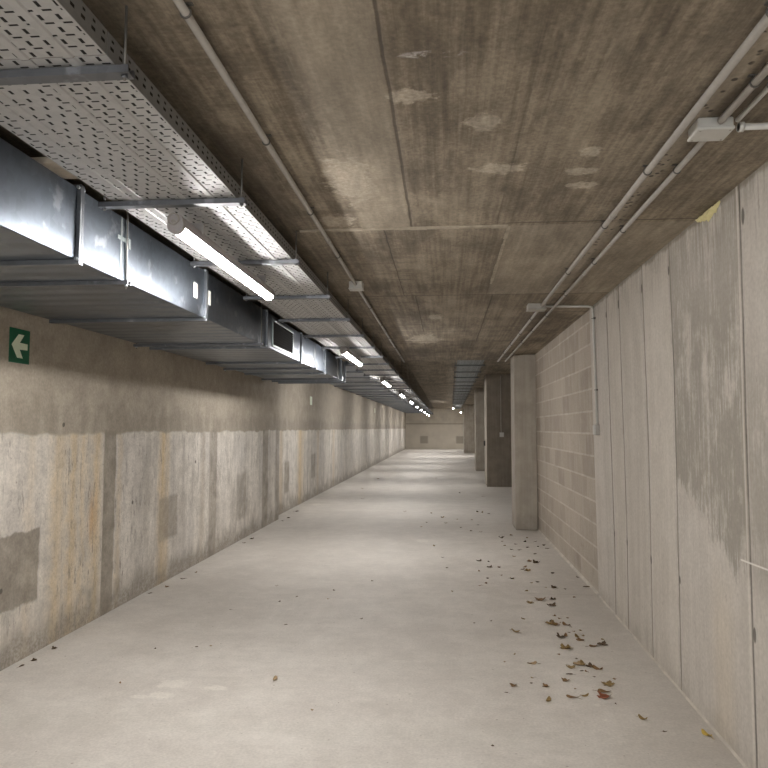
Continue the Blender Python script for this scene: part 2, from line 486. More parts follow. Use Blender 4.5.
def floor_material():
    g = G('power_floated_floor')
    x, y = g.x, g.y
    fine = g.noise(s=70, detail=4)
    mid = g.noise(s=3.2, detail=6, rough=0.62)
    big = g.noise((1, 0.6, 1), 0.8, 5, 0.6, (4, 4, 0))
    t = g.step(g.add(g.add(g.mul(mid, 0.4), g.mul(big, 0.45)), g.mul(fine, 0.15)), 0.36, 0.64)
    c = g.mix(t, (0.515, 0.475, 0.425), (0.645, 0.605, 0.550))
    sw = g.step(g.noise((1.0, 3.2, 1), 1.0, 6, 0.68, (6, 1, 0), 0.8), 0.52, 0.72)
    c = g.mix(g.mul(sw, 0.30), c, (0.46, 0.425, 0.375))
    wob = g.noise(s=14, detail=6, rough=0.7, off=(2, 2, 0))
    L = [g.spot(x, y, *q, wob, 0.9) for q in ((-1.708, 4.24, 0.10, 0.075), (-1.42, 4.20, 0.07, 0.04), (-1.70, 4.06, 0.08, 0.05), (-1.82, 4.02, 0.05, 0.035),
                                             (-0.33, 9.81, 0.10, 0.16), (-2.70, 14.2, 0.10, 0.2), (0.868, 4.15, 0.025, 0.02), (0.867, 3.95, 0.02, 0.015))]
    c = g.mix(g.mul(g.any(L), g.lin(fine, 0.3, 0.7, 0.4, 0.7)), c, (0.72, 0.68, 0.61))
    # dusty grey margin along the right wall
    mg = g.step(g.add(x, g.mul(g.sub(mid, 0.5), 0.5)), 0.75, 1.3)
    c = g.mix(g.mul(mg, 0.30), c, (0.40, 0.365, 0.318))
    tr = g.step(g.noise((3.5, 22, 1), 1.0, 6, 0.75, (1, 2, 0), 1.2), 0.54, 0.70)
    c = g.mix(g.mul(tr, 0.20), c, (0.42, 0.38, 0.33))
    du = g.step(g.noise((2.5, 4, 1), 1.0, 7, 0.75, (8, 2, 0)), 0.56, 0.68)
    c = g.mix(g.mul(du, 0.28), c, (0.72, 0.68, 0.62))
    lp = g.step(g.add(x, g.mul(g.sub(mid, 0.5), 0.15)), -2.80, -2.92)
    c = g.mix(g.mul(lp, 0.0), c, (0.3, 0.26, 0.2))
    ck = g.mul(g.line(g.add(y, g.mul(g.sub(wob, 0.5), 0.10)), 6.82, 0.006), g.rng(x, 0.7, 1.45, 0.1))
    c = g.mix(g.mul(ck, 0.4), c, (0.22, 0.19, 0.15))
    dot = g.step(g.noise(s=34, detail=1, off=(7, 7, 0)), 0.755, 0.78)
    c = g.mix(g.mul(dot, 0.6), c, (0.22, 0.18, 0.13))
    c = g.scale_col(c, g.mul(g.lin(fine, 0.36, 0.64, 0.955, 1.045), g.lin(g.noise(s=13, detail=6, rough=0.72, off=(3, 9, 0)), 0.34, 0.66, 0.95, 1.05)))
    return g.finish(c, g.lin(mid, 0.3, 0.7, 0.62, 0.80), normal=g.bump(g.add(g.mul(fine, 0.25), mid), 0.10, 0.006))


def concrete(name, a, b, dirt=0.35):
    g = G(name)
    mid = g.noise(s=4, detail=6, rough=0.62)
    fine = g.noise(s=60, detail=4)
    vert = g.noise((14, 14, 0.6), 1.0, 4, 0.6)
    c = g.mix(g.step(g.add(g.mul(mid, 0.55), g.mul(vert, 0.45)), 0.34, 0.66), a, b)
    gr = g.inv(g.step(g.add(g.z, g.mul(g.sub(mid, 0.5), 0.4)), 0.02, 0.25))
    c = g.mix(g.mul(gr, dirt), c, tuple(v * 0.55 for v in a))
    return g.finish(c, 0.84, normal=g.bump(g.add(g.mul(fine, 0.4), mid), 0.25, 0.006))


def end_wall_material():
    g = G('end_wall_concrete')
    mid = g.noise(s=1.2, detail=6)
    c = g.mix(g.step(mid, 0.35, 0.65), (0.52, 0.475, 0.40), (0.64, 0.59, 0.50))
    c = g.mix(g.mul(g.inv(g.step(g.z, 1.85, 1.95)), 0.5), c, (0.62, 0.565, 0.48))
    c = g.mix(g.mul(g.line(g.z, 1.92, 0.05), 0.5), c, (0.22, 0.19, 0.14))
    p = g.any([g.mul(g.rng(g.x, a - 0.3, a + 0.3, 0.06), g.rng(g.z, 0.42, 0.98, 0.05)) for a in (-1.64, 1.10)])
    c = g.mix(g.mul(p, 0.6), c, (0.22, 0.19, 0.15))
    return g.finish(c, 0.85)


# ------------------------------------------------------------------ metal materials
def galvanised(name, col=(0.165, 0.187, 0.218), rough=0.35, ribs=False, metal=0.93):
    g = G(name)
    vo = g.nt.nodes.new('ShaderNodeTexVoronoi')
    g.nt.links.new(g.P, vo.inputs['Vector'])
    vo.inputs['Scale'].default_value = 28
    sp = g.nt.nodes.new('ShaderNodeSeparateColor')
    g.nt.links.new(vo.outputs['Color'], sp.inputs[0])
    mid = g.noise((1, 0.9, 2), 1.6, 5, 0.6)
    scr = g.noise((1, 26, 1.0), 1.0, 4, 0.6)
    smear = g.step(g.noise(s=9, detail=5, off=(4, 4, 4)), 0.58, 0.68)
    f = g.add(g.lin(sp.outputs[0], 0, 1, 0.93, 1.07), g.add(g.mul(g.sub(mid, 0.5), 0.5), g.mul(g.sub(scr, 0.5), 0.18)))
    c = g.scale_col(col, f)
    c = g.mix(g.mul(smear, 0.35), c, (0.50, 0.52, 0.55))
    h = g.add(g.mul(mid, 0.8), g.mul(scr, 0.05))
    n = g.bump(h, 0.12, 0.03)
    if ribs:
        w = g.m('SINE', g.mul(g.y, 2 * PI / 0.17))
        n = g.bump(w, 0.35, 0.006, n)
    return g.finish(c, g.add(g.lin(mid, 0.3, 0.7, rough - 0.07, rough + 0.09), g.mul(smear, 0.08)), metal, n)


def perforated(name, tone, side=False):
    """closed sheet, dark slots painted on in staggered rows"""
    g = G(name)
    px, py = 0.0475, 0.052
    if side:
        v = g.mul(g.y, 1 / 0.05)
        fv = g.m('FRACT', v)
        a = g.mul(g.line(fv, 0.5, 0.20, 0.03), g.line(g.z, 0.030, 0.005, 0.001))
        b = g.mul(g.line(fv, 0.5, 0.20, 0.03), g.line(g.z, 0.052, 0.004, 0.001))
        painted_slot = g.mx(a, g.mul(b, g.step(fv, 0.4, 0.45)))
    else:
        v = g.mul(g.y, 1 / py)
        row = g.m('FLOOR', v)
        fv = g.m('FRACT', v)
        sh = g.mul(g.m('FLOORED_MODULO', row, 2.0), 0.5)
        u = g.add(g.mul(g.x, 1 / px), sh)
        fu = g.m('FRACT', u)
        a = g.mul(g.line(fu, 0.26, 0.105, 0.02), g.line(fv, 0.30, 0.215, 0.03))
        b = g.mul(g.line(fu, 0.46, 0.26, 0.03), g.line(fv, 0.76, 0.070, 0.015))
        bare = g.any([g.line(g.x, q, 0.014, 0.001) for q in RIBS] + [g.step(g.m('ABSOLUTE', g.x), 0.274, 0.275)])
        a = g.mul(a, g.inv(bare))
        solo = g.mx(bare, g.line(g.x, -0.06, 0.05, 0.002))
        painted_slot = g.mx(a, g.mul(b, g.inv(solo)))
    mid = g.noise(s=3, detail=5)
    vo = g.nt.nodes.new('ShaderNodeTexVoronoi')
    g.nt.links.new(g.P, vo.inputs['Vector'])
    vo.inputs['Scale'].default_value = 40
    sp = g.nt.nodes.new('ShaderNodeSeparateColor')
    g.nt.links.new(vo.outputs['Color'], sp.inputs[0])
    f = g.add(g.lin(sp.outputs[0], 0, 1, 0.95, 1.05), g.mul(g.sub(mid, 0.5), 0.35))
    c = g.mix(painted_slot, g.scale_col(tone, f), (0.012, 0.011, 0.010))  # dark seen through the slots is painted near-black, nothing is cut
    dents = g.noise((3, 5, 1), 1.0, 4)
    return g.finish(c, g.mx(g.lin(mid, 0.3, 0.7, 0.46, 0.62), painted_slot), g.mul(0.5, g.inv(painted_slot)), g.bump(g.sub(dents, g.mul(painted_slot, 0.6)), 0.25, 0.012))


RIBS = (-0.19, -0.145, 0.05, 0.175)
M = {}
M['ceiling'] = ceiling_material()
M['left'] = left_wall_material()
M['right'] = right_wall_material()
M['block'] = block_material()
M['floor'] = floor_material()
M['pillar'] = concrete('pale_pillar_concrete', (0.315, 0.280, 0.232), (0.420, 0.380, 0.322))
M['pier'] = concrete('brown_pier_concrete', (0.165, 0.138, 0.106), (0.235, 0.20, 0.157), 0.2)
M['end'] = end_wall_material()
M['ridge'] = plain('pale_mortar_ridge', (0.36, 0.310, 0.240), 0.85, 0, 0.25, 20)
M['fillet'] = plain('mortar_fillet', (0.50, 0.455, 0.395), 0.9, 0, 0.2, 8)
M['duct'] = galvanised('galvanised_duct')
M['duct_under'] = galvanised('galvanised_duct_ribbed', ribs=True)
M['flange'] = galvanised('galvanised_flange', (0.20, 0.21, 0.225), 0.42)
M['strut'] = galvanised('galvanised_strut', (0.17, 0.175, 0.185), 0.48)
M['strap'] = galvanised('bright_strap', (0.45, 0.49, 0.50), 0.38)
M['rod'] = plain('threaded_rod_steel', (0.20, 0.19, 0.175), 0.5, 0.6)
M['sheet'] = perforated('perforated_tray_sheet', (0.46, 0.457, 0.452))
M['sheet_dark'] = perforated('dark_tray_sheet', (0.21, 0.23, 0.235))
M['rail_dark'] = plain('dark_tray_rail', (0.10, 0.105, 0.105), 0.5, 0.4)
M['rail'] = perforated('slotted_tray_rail', (0.25, 0.25, 0.25), True)
M['pvc'] = plain('grey_pvc', (0.33, 0.305, 0.27), 0.5, 0, 0.08)
M['pvc_white'] = plain('pale_pvc', (0.52, 0.51, 0.475), 0.45, 0, 0.06)
M['clip'] = plain('dark_clip_plastic', (0.09, 0.082, 0.072), 0.6)
M['box'] = plain('grey_box_plastic', (0.36, 0.34, 0.305), 0.5, 0, 0.06)
M['lampbody'] = plain('lamp_housing_plastic', (0.36, 0.335, 0.325), 0.5, 0, 0.05)
M['white'] = plain('white_sticker', (0.80, 0.80, 0.76), 0.6, 0, 0.04)
M['green'] = plain('sign_green', (0.003, 0.098, 0.043), 0.45, 0, 0.06)
M['glow_white'] = plain('sign_pale_green', (0.72, 0.80, 0.62), 0.5, 0, 0.05)
M['black'] = plain('black_plastic', (0.025, 0.023, 0.02), 0.5)
M['dark'] = plain('grille_dark', (0.018, 0.017, 0.017), 0.95)
M['beige'] = plain('beige_board', (0.52, 0.45, 0.36), 0.7)
def foam():
    g = G('yellow_foam')
    n = g.noise(s=30, detail=4)
    return g.finish(g.mix(n, (0.52, 0.45, 0.20), (0.76, 0.69, 0.40)), 0.9, normal=g.bump(n, 0.6, 0.01))
M['foam'] = foam()
def lamp():
    g = G('lit_diffuser')
    return g.finish((0.9, 0.9, 0.9), 0.4, emit=(1.0, 0.975, 0.955), estr=LAMP)
LAMP = 92.0
M['lamp'] = lamp()
def leafmat(name, a, b):
    g = G(name)
    n = g.noise(s=45, detail=4)
    return g.finish(g.mix(g.step(n, 0.35, 0.65), a, b), 0.75)
LEAF = [leafmat('leaf_dark_brown', (0.055, 0.034, 0.016), (0.13, 0.083, 0.042)), leafmat('leaf_brown', (0.15, 0.082, 0.032), (0.28, 0.165, 0.072)),
        leafmat('leaf_olive', (0.16, 0.102, 0.030), (0.33, 0.225, 0.085)), leafmat('leaf_red_brown', (0.17, 0.048, 0.018), (0.28, 0.085, 0.032)),
        leafmat('leaf_yellow', (0.50, 0.33, 0.05), (0.65, 0.47, 0.12)), leafmat('leaf_tan', (0.30, 0.20, 0.10), (0.42, 0.31, 0.18))]

# ------------------------------------------------------------------ the setting
H1, H2 = 2.775, 3.09          # soffit of the near slab, soffit beyond the step
YS = 11.85                    # the step
YE = 52.5                     # far end
YB = -3.6                     # behind the camera, open end

def struct(name, mb, mat, bevel=0.0):
    return tag(mb.build(name, mat, None, bevel), kind='structure')

struct('floor', MB().box((-3.4, YB, -0.2), (3.9, YE + 0.3, 0)), M['floor'])
b = MB().box((-3.4, YB, H1), (3.9, YS, 3.4)); b.box((-3.4, YS, H2), (3.9, YE + 0.3, 3.4))
struct('ceiling', b, M['ceiling'])
b = MB().box((-3.4, YB, 0), (-2.92, YS, H1)); b.box((-3.4, YS, 0), (-3.05, YE, H2))
struct('wall_left', b, M['left'])
wr = MB()
rows = []
for y, xb, xt in ((YB, 1.411, 1.415), (3.4, 1.411, 1.415), (6.80, 1.458, 1.415)):
    rows.append([wr.bm.verts.new(p) for p in ((xb, y, 0), (1.70, y, 0), (1.70, y, H1), (xt, y, H1))])
for r, s in zip(rows, rows[1:]):
    for k in range(4):
        wr.bm.faces.new((r[k], r[(k + 1) % 4], s[(k + 1) % 4], s[k]))
wr.bm.faces.new(rows[0]); wr.bm.faces.new(rows[-1][::-1])
struct('wall_right', wr, M['right'])
wb = MB()
rows = []
for y, xb, xt in ((6.80, 1.468, 1.430), (11.84, 1.448, 1.430)):
    rows.append([wb.bm.verts.new(p) for p in ((xb, y, 0), (1.70, y, 0), (1.70, y, H1), (xt, y, H1))])
for k in range(4):
    wb.bm.faces.new((rows[0][k], rows[0][(k + 1) % 4], rows[1][(k + 1) % 4], rows[1][k]))
wb.bm.faces.new(rows[0]); wb.bm.faces.new(rows[1][::-1])
struct('wall_right_block', wb, M['block'])
struct('wall_right_bay', MB().box((3.6, 6.87, 0), (3.9, YE, H2)), M['pillar'])
struct('wall_back', MB().box((-3.4, YE, 0), (3.9, YE + 0.3, H2)), M['end'])
# mortar fillet along the foot of the right wall, its line slightly ragged
rnd = random.Random(5)
def fillet(name, xf, y0, y1, w, h):
    bm = bmesh.new()
    rows = []
    n = int((y1 - y0) / 0.12)
    for i in range(n + 1):
        y = y0 + (y1 - y0) * i / n
        x = xf(y)
        ww, hh = w * rnd.uniform(0.85, 1.1), h * rnd.uniform(0.85, 1.1)
        rows.append([bm.verts.new(p) for p in ((x, y, 0), (x - ww, y, 0), (x - ww * 0.4, y, hh * 0.5), (x, y, hh))])
    for r, s in zip(rows, rows[1:]):
        for k in range(4):
            bm.faces.new((r[k], r[(k + 1) % 4], s[(k + 1) % 4], s[k]))
    bm.faces.new(rows[0]); bm.faces.new(rows[-1][::-1])
    m = MB(); m.bm.free(); m.bm = bm
    return struct(name, m, M['fillet'])
fillet('baseboard_right', lambda y: 1.413 if y < 3.4 else 1.413 + 0.047 * (y - 3.4) / 3.4, -1.0, 6.80, 0.014, 0.012)
fillet('baseboard_right_block', lambda y: 1.470 - 0.020 * (y - 6.8) / 5.04, 6.82, 10.98, 0.028, 0.02)
# raised casting ridges of the soffit
b = MB()
ys = [3.935 + rnd.uniform(-0.004, 0.004) for _ in range(14)]
for i in range(13):
    x0, x1 = -0.86 + 1.225 * i / 13, -0.86 + 1.225 * (i + 1) / 13
    w = rnd.uniform(0.010, 0.016)
    b.box((x0, ys[i] - w, H1 - rnd.uniform(0.008, 0.013)), (x1 + 0.002, ys[i] + w, H1 + 0.004))
struct('trim_1', b, M['ridge'])
b = MB()
for i in range(12):
    y0, y1 = 3.95 + 1.6 * i / 12, 3.95 + 1.6 * (i + 1) / 12
    w = rnd.uniform(0.006, 0.014)
    b.box((0.375 - w, y0, H1 - rnd.uniform(0.002, 0.005)), (0.375 + w * 0.8, y1, H1 + 0.004))
struct('trim_2', b, M['ridge'])

# ------------------------------------------------------------------ pillars and pier
def pillar(name, a, bb, mat, label):
    return tag(MB().box(a, bb).build(name, mat, None, 0.012), label, 'pillar')
pillar('concrete_pillar', (1.095, 10.99, 0), (1.440, 11.58, H1 - 0.002), M['pillar'], 'pale concrete pillar standing at the far end of the block wall')
pier = pillar('concrete_pillar', (1.125, 18.94, 0), (1.93, 20.0, H2), M['pillar'], 'wide brown concrete pillar with a socket box on its front')
tag(MB().box((1.127, 18.90, 0), (1.928, 18.945, H2)).build('front_slab', M['pier'], pier, 0.006), 'thin brown slab over the front')  # thin brown slab added over the pale pillar, darkening only its front
pillar('concrete_pillar', (1.13, 25.8, 0), (1.70, 26.9, H2), M['pillar'], 'slim pale concrete pillar just behind the wide brown pillar')
pillar('concrete_pillar', (1.18, 44.3, 0), (1.95, 45.4, H2), M['pillar'], 'grey concrete pillar farthest down the corridor by the end wall')

# ------------------------------------------------------------------ cable trays
def tray(label, loc, rz, length, zb, sec=3.0, width=0.56, sheet='sheet', rail='rail'):
    root = empty('cable_tray', loc, rz)
    tag(root, label, 'cable tray')
    hw = width / 2
    y = 0.0
    first = None
    while y < length - 0.01:
        L = min(sec, length - y) - 0.004
        if first is not None and abs(L - (sec - 0.004)) < 1e-6:
            c = copy_tree(first, root); c.location = (0, y, 0)
        else:
            m = MB()
            xs = [-hw]
            prof = [(-hw, 0.0)]
            for q in RIBS:
                prof += [(q - 0.016, 0.0), (q - 0.011, -0.0045), (q + 0.011, -0.0045), (q + 0.016, 0.0)]
            prof += [(hw, 0.0)]
            out = [(u, v) for u, v in prof] + [(u, v + 0.0018) for u, v in prof[::-1]]
            m.prism(out, 'y', 0, L)
            s = m.build('tray_section', M[sheet], root)
            s.location = (0, y, 0)
            for sg in (-1, 1):
                r = MB()
                o = [(sg * hw, 0.0), (sg * (hw + 0.0018), 0.0), (sg * (hw + 0.0018), 0.068), (sg * (hw - 0.012), 0.068), (sg * (hw - 0.012), 0.0662), (sg * hw, 0.0662)]
                r.prism(o, 'y', 0, L)
                r.build('side_rail', M[rail], s)
            if first is None: first = s
        y += sec
    return root

tray('long perforated steel cable tray hanging above the left duct', (-1.185, -1.3, 2.6), 0, 52.5, 2.6)
tray('short dark cable tray beyond the ceiling step on the right', (0.477, 12.4, 2.86), -0.0083, 33.0, 2.86, width=0.5, sheet='sheet_dark', rail='rail_dark')

ORD = ['first', 'second', 'third', 'fourth', 'fifth', 'sixth', 'seventh', 'eighth', 'ninth', 'tenth', 'eleventh', 'twelfth']
def hanger(x0, x1, zbar, ztop, name='tray_hanger', bar='strut'):
    """a strut bar on two threaded rods, base at the middle of the bar"""
    root = empty(name)
    hw = (x1 - x0) / 2
    m = MB()
    # C-channel, open side up
    m.prism([(-0.0205, 0), (0.0205, 0), (0.0205, 0.022), (0.013, 0.022), (0.013, 0.019), (0.0180, 0.019), (0.0180, 0.0025), (-0.0180, 0.0025),
             (-0.0180, 0.019), (-0.013, 0.019), (-0.013, 0.022), (-0.0205, 0.022)], 'x', -hw, hw)
    m.build('strut_bar', M[bar], root)
    for sg in (-1, 1):
        xr = sg * (hw - 0.02)
        r = MB().tube((xr, 0, -0.012), (xr, 0, ztop - zbar), 0.0042, 8).build('threaded_rod', M['rod'], root)
        MB().tube((xr, 0, -0.007), (xr, 0, 0.0), 0.010, 6).build('nut', M['strut'], r)
        MB().tube((xr, 0, 0.022), (xr, 0, 0.030), 0.010, 6).build('nut', M['strut'], r)
    return root

XH0, XH1, ZH = -1.527, -0.863, 2.5735
proto = hanger(XH0, XH1, ZH, H1)
proto2 = None
k = 0
y = 1.76
while y < 50:
    if y < YS - 0.05:
        o = proto if k == 0 else copy_tree(proto)
    else:
        if proto2 is None:
            proto2 = hanger(XH0, XH1, ZH, H2); o = proto2
        else: o = copy_tree(proto2)
    o.location = ((XH0 + XH1) / 2, y, ZH)
    if k < 10:
        lb = 'grey steel strut bar under the left cable tray, %s from the camera' % ORD[k]
        tag(o, lb, 'hanger', 'hangers under the left cable tray')
    else:
        tag(o, 'small distant steel strut bar under the left cable tray past the ceiling step', 'hanger', 'hangers under the left cable tray')
    k += 1
    y += 1.09
p3 = None
for k in range(14):
    y = 13.6 + 1.65 * k
    if y > 44: break
    xc = 0.477 + 0.0083 * (y - 12.4)
    if p3 is None: p3 = hanger(-0.30, 0.30, 2.834, H2, bar='rail_dark'); o = p3
    else: o = copy_tree(p3)
    o.location = (xc, y, 2.8337)
    tag(o, ('dark strut bar under the right cable tray, %s from the ceiling step' % ORD[k]) if k < 6 else 'distant dark strut bar under the right cable tray, beyond its first six', 'hanger', 'hangers under the right cable tray')

# ------------------------------------------------------------------ lamps
def lamp_fixture():
    root = empty('tube_light')
    L = 1.62
    K = 0.72
    # housing: trapezoid back; diffuser: rounded trough below it
    m = MB()
    sc_ = lambda pr: [(u * K, v * K) for u, v in pr]
    m.prism(sc_([(-0.050, 0.040), (0.050, 0.040), (0.050, 0.060), (0.044, 0.098), (0.030, 0.112), (-0.030, 0.112), (-0.044, 0.098), (-0.050, 0.060)]), 'y', 0.012, L - 0.012)
    m.build('housing', M['lampbody'], root, 0.003)
    pr = [(0.043 * math.cos(PI + PI * i / 12), 0.044 + 0.044 * math.sin(PI + PI * i / 12)) for i in range(13)] + [(0.043, 0.0515), (-0.043, 0.0515)]
    MB().prism(sc_(pr), 'y', 0.03, L - 0.02, True).build('diffuser', M['lamp'], root)
    for a, b_ in ((0.0, 0.03), (L - 0.02, L)):
        c = MB()
        pr2 = [(0.052 * math.cos(PI + PI * i / 12), 0.046 + 0.050 * math.sin(PI + PI * i / 12)) for i in range(13)] + [(0.052, 0.060), (0.044, 0.100), (0.030, 0.114), (-0.030, 0.114), (-0.044, 0.100), (-0.052, 0.060)]
        c.prism(sc_(pr2), 'y', a, b_)
        e = c.build('end_cap', M['lampbody'], root, 0.003)
        if a == 0.0:
            MB().ring((-0.004, -0.010, 0.060), 0.024, 0.004, 'y').build('cable_ring', M['pvc'], e)
            MB().tube((0, -0.022, 0.045), (0, 0.002, 0.045), 0.009, 12).build('cable_gland', M['pvc'], e)
    for yy in (0.25, 1.37):
        MB().box((-0.040, yy - 0.012, 0.060), (0.040, yy + 0.012, 0.1155)).build('mounting_clip', M['lampbody'], root)
    return root
lp = lamp_fixture()
ZL = 2.4575
LN = ['bright tube light nearest the camera under the left cable tray'] + ['lit tube light under the left cable tray, %s from the camera' % ORD[i] for i in range(1, 12)]
for k in range(10):
    o = lp if k == 0 else copy_tree(lp)
    o.location = (-1.185, 2.86 + 4.95 * k, ZL)
    tag(o, LN[k], 'light', 'tube lights under the left tray')
for k in (-1,):
    o = copy_tree(lp)  # unseen fitting, added to the row to light the near floor
    o.location = (-1.185, 2.86 + 4.95 * k, ZL)
    tag(o, 'unseen lit tube light continuing the row just behind the viewpoint', 'light', 'tube lights under the left tray')
for (x, yy, lb) in ((0.46, 38.5, 'small lit tube light at the left edge of the right tray'), (1.15, 48.6, 'faint lit tube light under far end of the right tray')):
    o = copy_tree(lp); o.location = (x, yy, 2.718); tag(o, lb, 'light', 'tube lights under the right tray')

# ------------------------------------------------------------------ ducts
DX0, DX1, DZ0, DZ1 = -2.75, -1.645, 2.35, 2.675
duct = empty('air_duct', (DX1, 2.88, DZ0))
tag(duct, 'big galvanised rectangular air duct in the left foreground under the near ceiling', 'duct')
def local(o, root):
    o.location = (-root.location[0], -root.location[1], -root.location[2])
    return o
def section(root, x0, x1, z0, z1, y0, y1, flange=True, bolts=True):
    m = MB()
    t = 0.0
    m.box((x0, y0, z0 + 0.0015), (x1, y1, z1))
    s = m.build('duct_section', M['duct'], root)
    local(s, root)
    u = MB(); u.box((x0 + 0.006, y0 + 0.002, z0), (x1 - 0.006, y1 - 0.002, z0 + 0.002))
    us = u.build('bottom_panel', M['duct_under'], s)
    if flange:
        w, d = 0.016, 0.024
        for ya, yb in ((y0, y0 + w), (y1 - w, y1)):
            f = MB()
            o_ = [(x0, z0 - d), (x1 + 0.020, z0 - d), (x1 + 0.020, z1 + 0.015), (x0, z1 + 0.015), (x0, z1), (x1, z1), (x1, z0), (x0, z0)]
            f.prism(o_, 'y', ya, yb)
            f.build('flange', M['flange'], s, 0.002)
        if bolts:
            for ya, sg in ((y0 + w, 1), (y1 - w, -1)):
                for zz in (z0, z1):
                    MB().tube((x1 + 0.010, ya, zz), (x1 + 0.010, ya + sg * 0.012, zz), 0.008, 6).build('corner_bolt', M['strap'], s)
    return s
secs = [(-1.4, 1.25), (1.25, 2.88), (2.88, 4.50), (4.50, 6.12), (6.12, 7.62), (7.62, 9.14), (9.14, 10.62), (10.62, 11.04)]
S = [section(duct, DX0, DX1, DZ0, DZ1, a + 0.001, c - 0.001) for a, c in secs]
# ventilation grille in the fifth section
g0 = MB()
gy0, gy1, gz0, gz1 = 6.36, 7.20, 2.395, 2.62
fr = 0.022
for a, c in (((gy0 - fr, gz0 - fr), (gy1 + fr, gz0)), ((gy0 - fr, gz1), (gy1 + fr, gz1 + fr)), ((gy0 - fr, gz0), (gy0, gz1)), ((gy1, gz0), (gy1 + fr, gz1))):
    g0.box((DX1 - 0.002, a[0], a[1]), (DX1 + 0.010, c[0], c[1]))
gr = local(g0.build('ventilation_grille', M['strap'], duct, 0.002), duct)
bk = MB().box((DX1 - 0.001, gy0, gz0), (DX1 + 0.0015, gy1, gz1)).build('grille_dark_backing', M['dark'], gr)  # near-black plate standing in for the dark inside the duct
for i in range(9):
    z = gz0 + (i + 0.5) * (gz1 - gz0) / 9
    MB().prism([(DX1 + 0.0015, z + 0.006), (DX1 + 0.009, z - 0.003), (DX1 + 0.009, z - 0.005), (DX1 + 0.0015, z + 0.004)], 'y', gy0, gy1).build('blade', M['dark'], gr)
for i, (a, c) in enumerate(((4.295, 4.365), (4.56, 4.625))):
    local(tag(MB().box((DX1 - 0.0005, a, 2.457), (DX1 + 0.0012, c, 2.556)).build('sticker', M['white'], duct), 'white blank sticker'), duct)
# inspection seams of the near section
for yy in (1.95, 2.2):
    local(MB().box((DX1 - 0.0005, yy, DZ0 + 0.003), (DX1 + 0.001, yy + 0.004, DZ1 - 0.003)).build('seam', M['duct'], duct), duct)
# neck that carries the air up to the second duct
nk = MB(); nk.box((-2.60, 11.04, 2.46), (-1.95, 12.4, 2.66)); nk.box((-2.60, 11.98, 2.60), (-1.95, 12.4, 2.694))
local(nk.build('duct_neck', M['duct'], duct), duct)

d2 = empty('air_duct', (-1.62, 11.95, 2.72))
tag(d2, 'far galvanised air duct set higher beyond the ceiling step', 'duct')
yy = 11.95
while yy < 50:
    section(d2, -2.95, -1.62, 2.72, 3.02, yy + 0.001, min(yy + 1.5, 51) - 0.001, bolts=False)
    yy += 1.5

# duct supports: strut bar below, strap or rod on both sides
def duct_support(yc, zt, label, strap):
    root = empty('duct_support', (DX1, yc, DZ0 - 0.022))
    tag(root, label, 'duct support', 'supports under the near duct')
    m = MB()
    x0, x1 = DX0 - 0.05, DX1 + 0.035
    prof = [(-0.0205, 0), (0.0205, 0), (0.0205, 0.0215), (0.013, 0.0215), (0.013, 0.0025), (-0.013, 0.0025), (-0.013, 0.0215), (-0.0205, 0.0215)]
    m.prism(prof, 'x', x0 - DX1, x1 - DX1)
    m.build('strut_bar', M['strut'], root, 0)
    for xx in (x0 + 0.02, x1 - 0.018):
        r = MB()
        r.tube((xx - DX1, 0, -0.02), (xx - DX1, 0, zt - (DZ0 - 0.022)), 0.0045, 8)
        rr = r.build('threaded_rod', M['rod'], root)
        n = MB(); n.tube((xx - DX1, 0, -0.008), (xx - DX1, 0, 0), 0.011, 6); n.build('nut', M['strap'], rr)
    if strap:
        q = MB()
        q.box((0.001, -0.040, 0.03), (0.004, -0.024, 0.345))
        q.box((0.001, 0.012, 0.0), (0.008, 0.032, 0.345))
        q.box((0.001, -0.075, 0.225), (0.006, 0.045, 0.245))
        q.box((0.005, 0.028, 0.195), (0.014, 0.050, 0.250))
        q.build('side_strap', M['strap'], root, 0.001)
    return root
for yc, lb, sp in ((3.32, 'steel bar support under the duct with a bright strap up its side', True), (5.90, 'steel bar support under the duct before the ventilation grille', False),
                   (8.40, 'steel bar support under the duct just past the ventilation grille', False), (10.20, 'steel bar support under the far end of the near duct', False)):
    duct_support(yc, H1 + 0.002, lb, sp)

# ------------------------------------------------------------------ pieces beside the duct
t = tag(MB().box((-1.78, 2.62, DZ1 + 0.0155), (-1.565, 2.80, DZ1 + 0.045)).build('board_scrap', M['beige'], None, 0.004), 'pale beige board scrap lying on the duct top under the tray', 'board')

# ------------------------------------------------------------------ conduits
def clip(p, axis, parent, r=0.0125, mat='clip', ceil=H1):
    m = MB()
    x, y, z = p
    if axis == 'y':
        m.ring((x, y, z), r + 0.002, 0.0035, 'y', 16, 6)
        m.box((x - 0.006, y - 0.006, z + r), (x + 0.006, y + 0.006, ceil))
        m.box((x - 0.020, y - 0.007, ceil - 0.004), (x + 0.020, y + 0.007, ceil))
    elif axis == 'x':
        m.ring((x, y, z), r + 0.002, 0.0035, 'x', 16, 6)
        m.box((x - 0.006, y - 0.006, z + r), (x + 0.006, y + 0.006, ceil))
        m.box((x - 0.007, y - 0.020, ceil - 0.004), (x + 0.007, y + 0.020, ceil))
    o = m.build('clip', M[mat], parent)
    return o
def conduit(name_label, x, y0, y1, r, clips, bulge=(), z=2.748, mat='pvc'):
    root = empty('ceiling_conduit', (x, y0, z))
    tag(root, name_label, 'conduit')
    m = MB().tube((0, 0, 0), (0, y1 - y0, 0), r, 16)
    m.build('pipe', M[mat], root)
    for yc in clips:
        c = clip((0, yc - y0, 0), 'y', root, r, 'clip', H1 - z)
    for yc in bulge:
        MB().tube((0, yc - y0 - 0.03, 0), (0, yc - y0 + 0.03, 0), r + 0.0025, 16).build('coupler', M[mat], root)
    return root
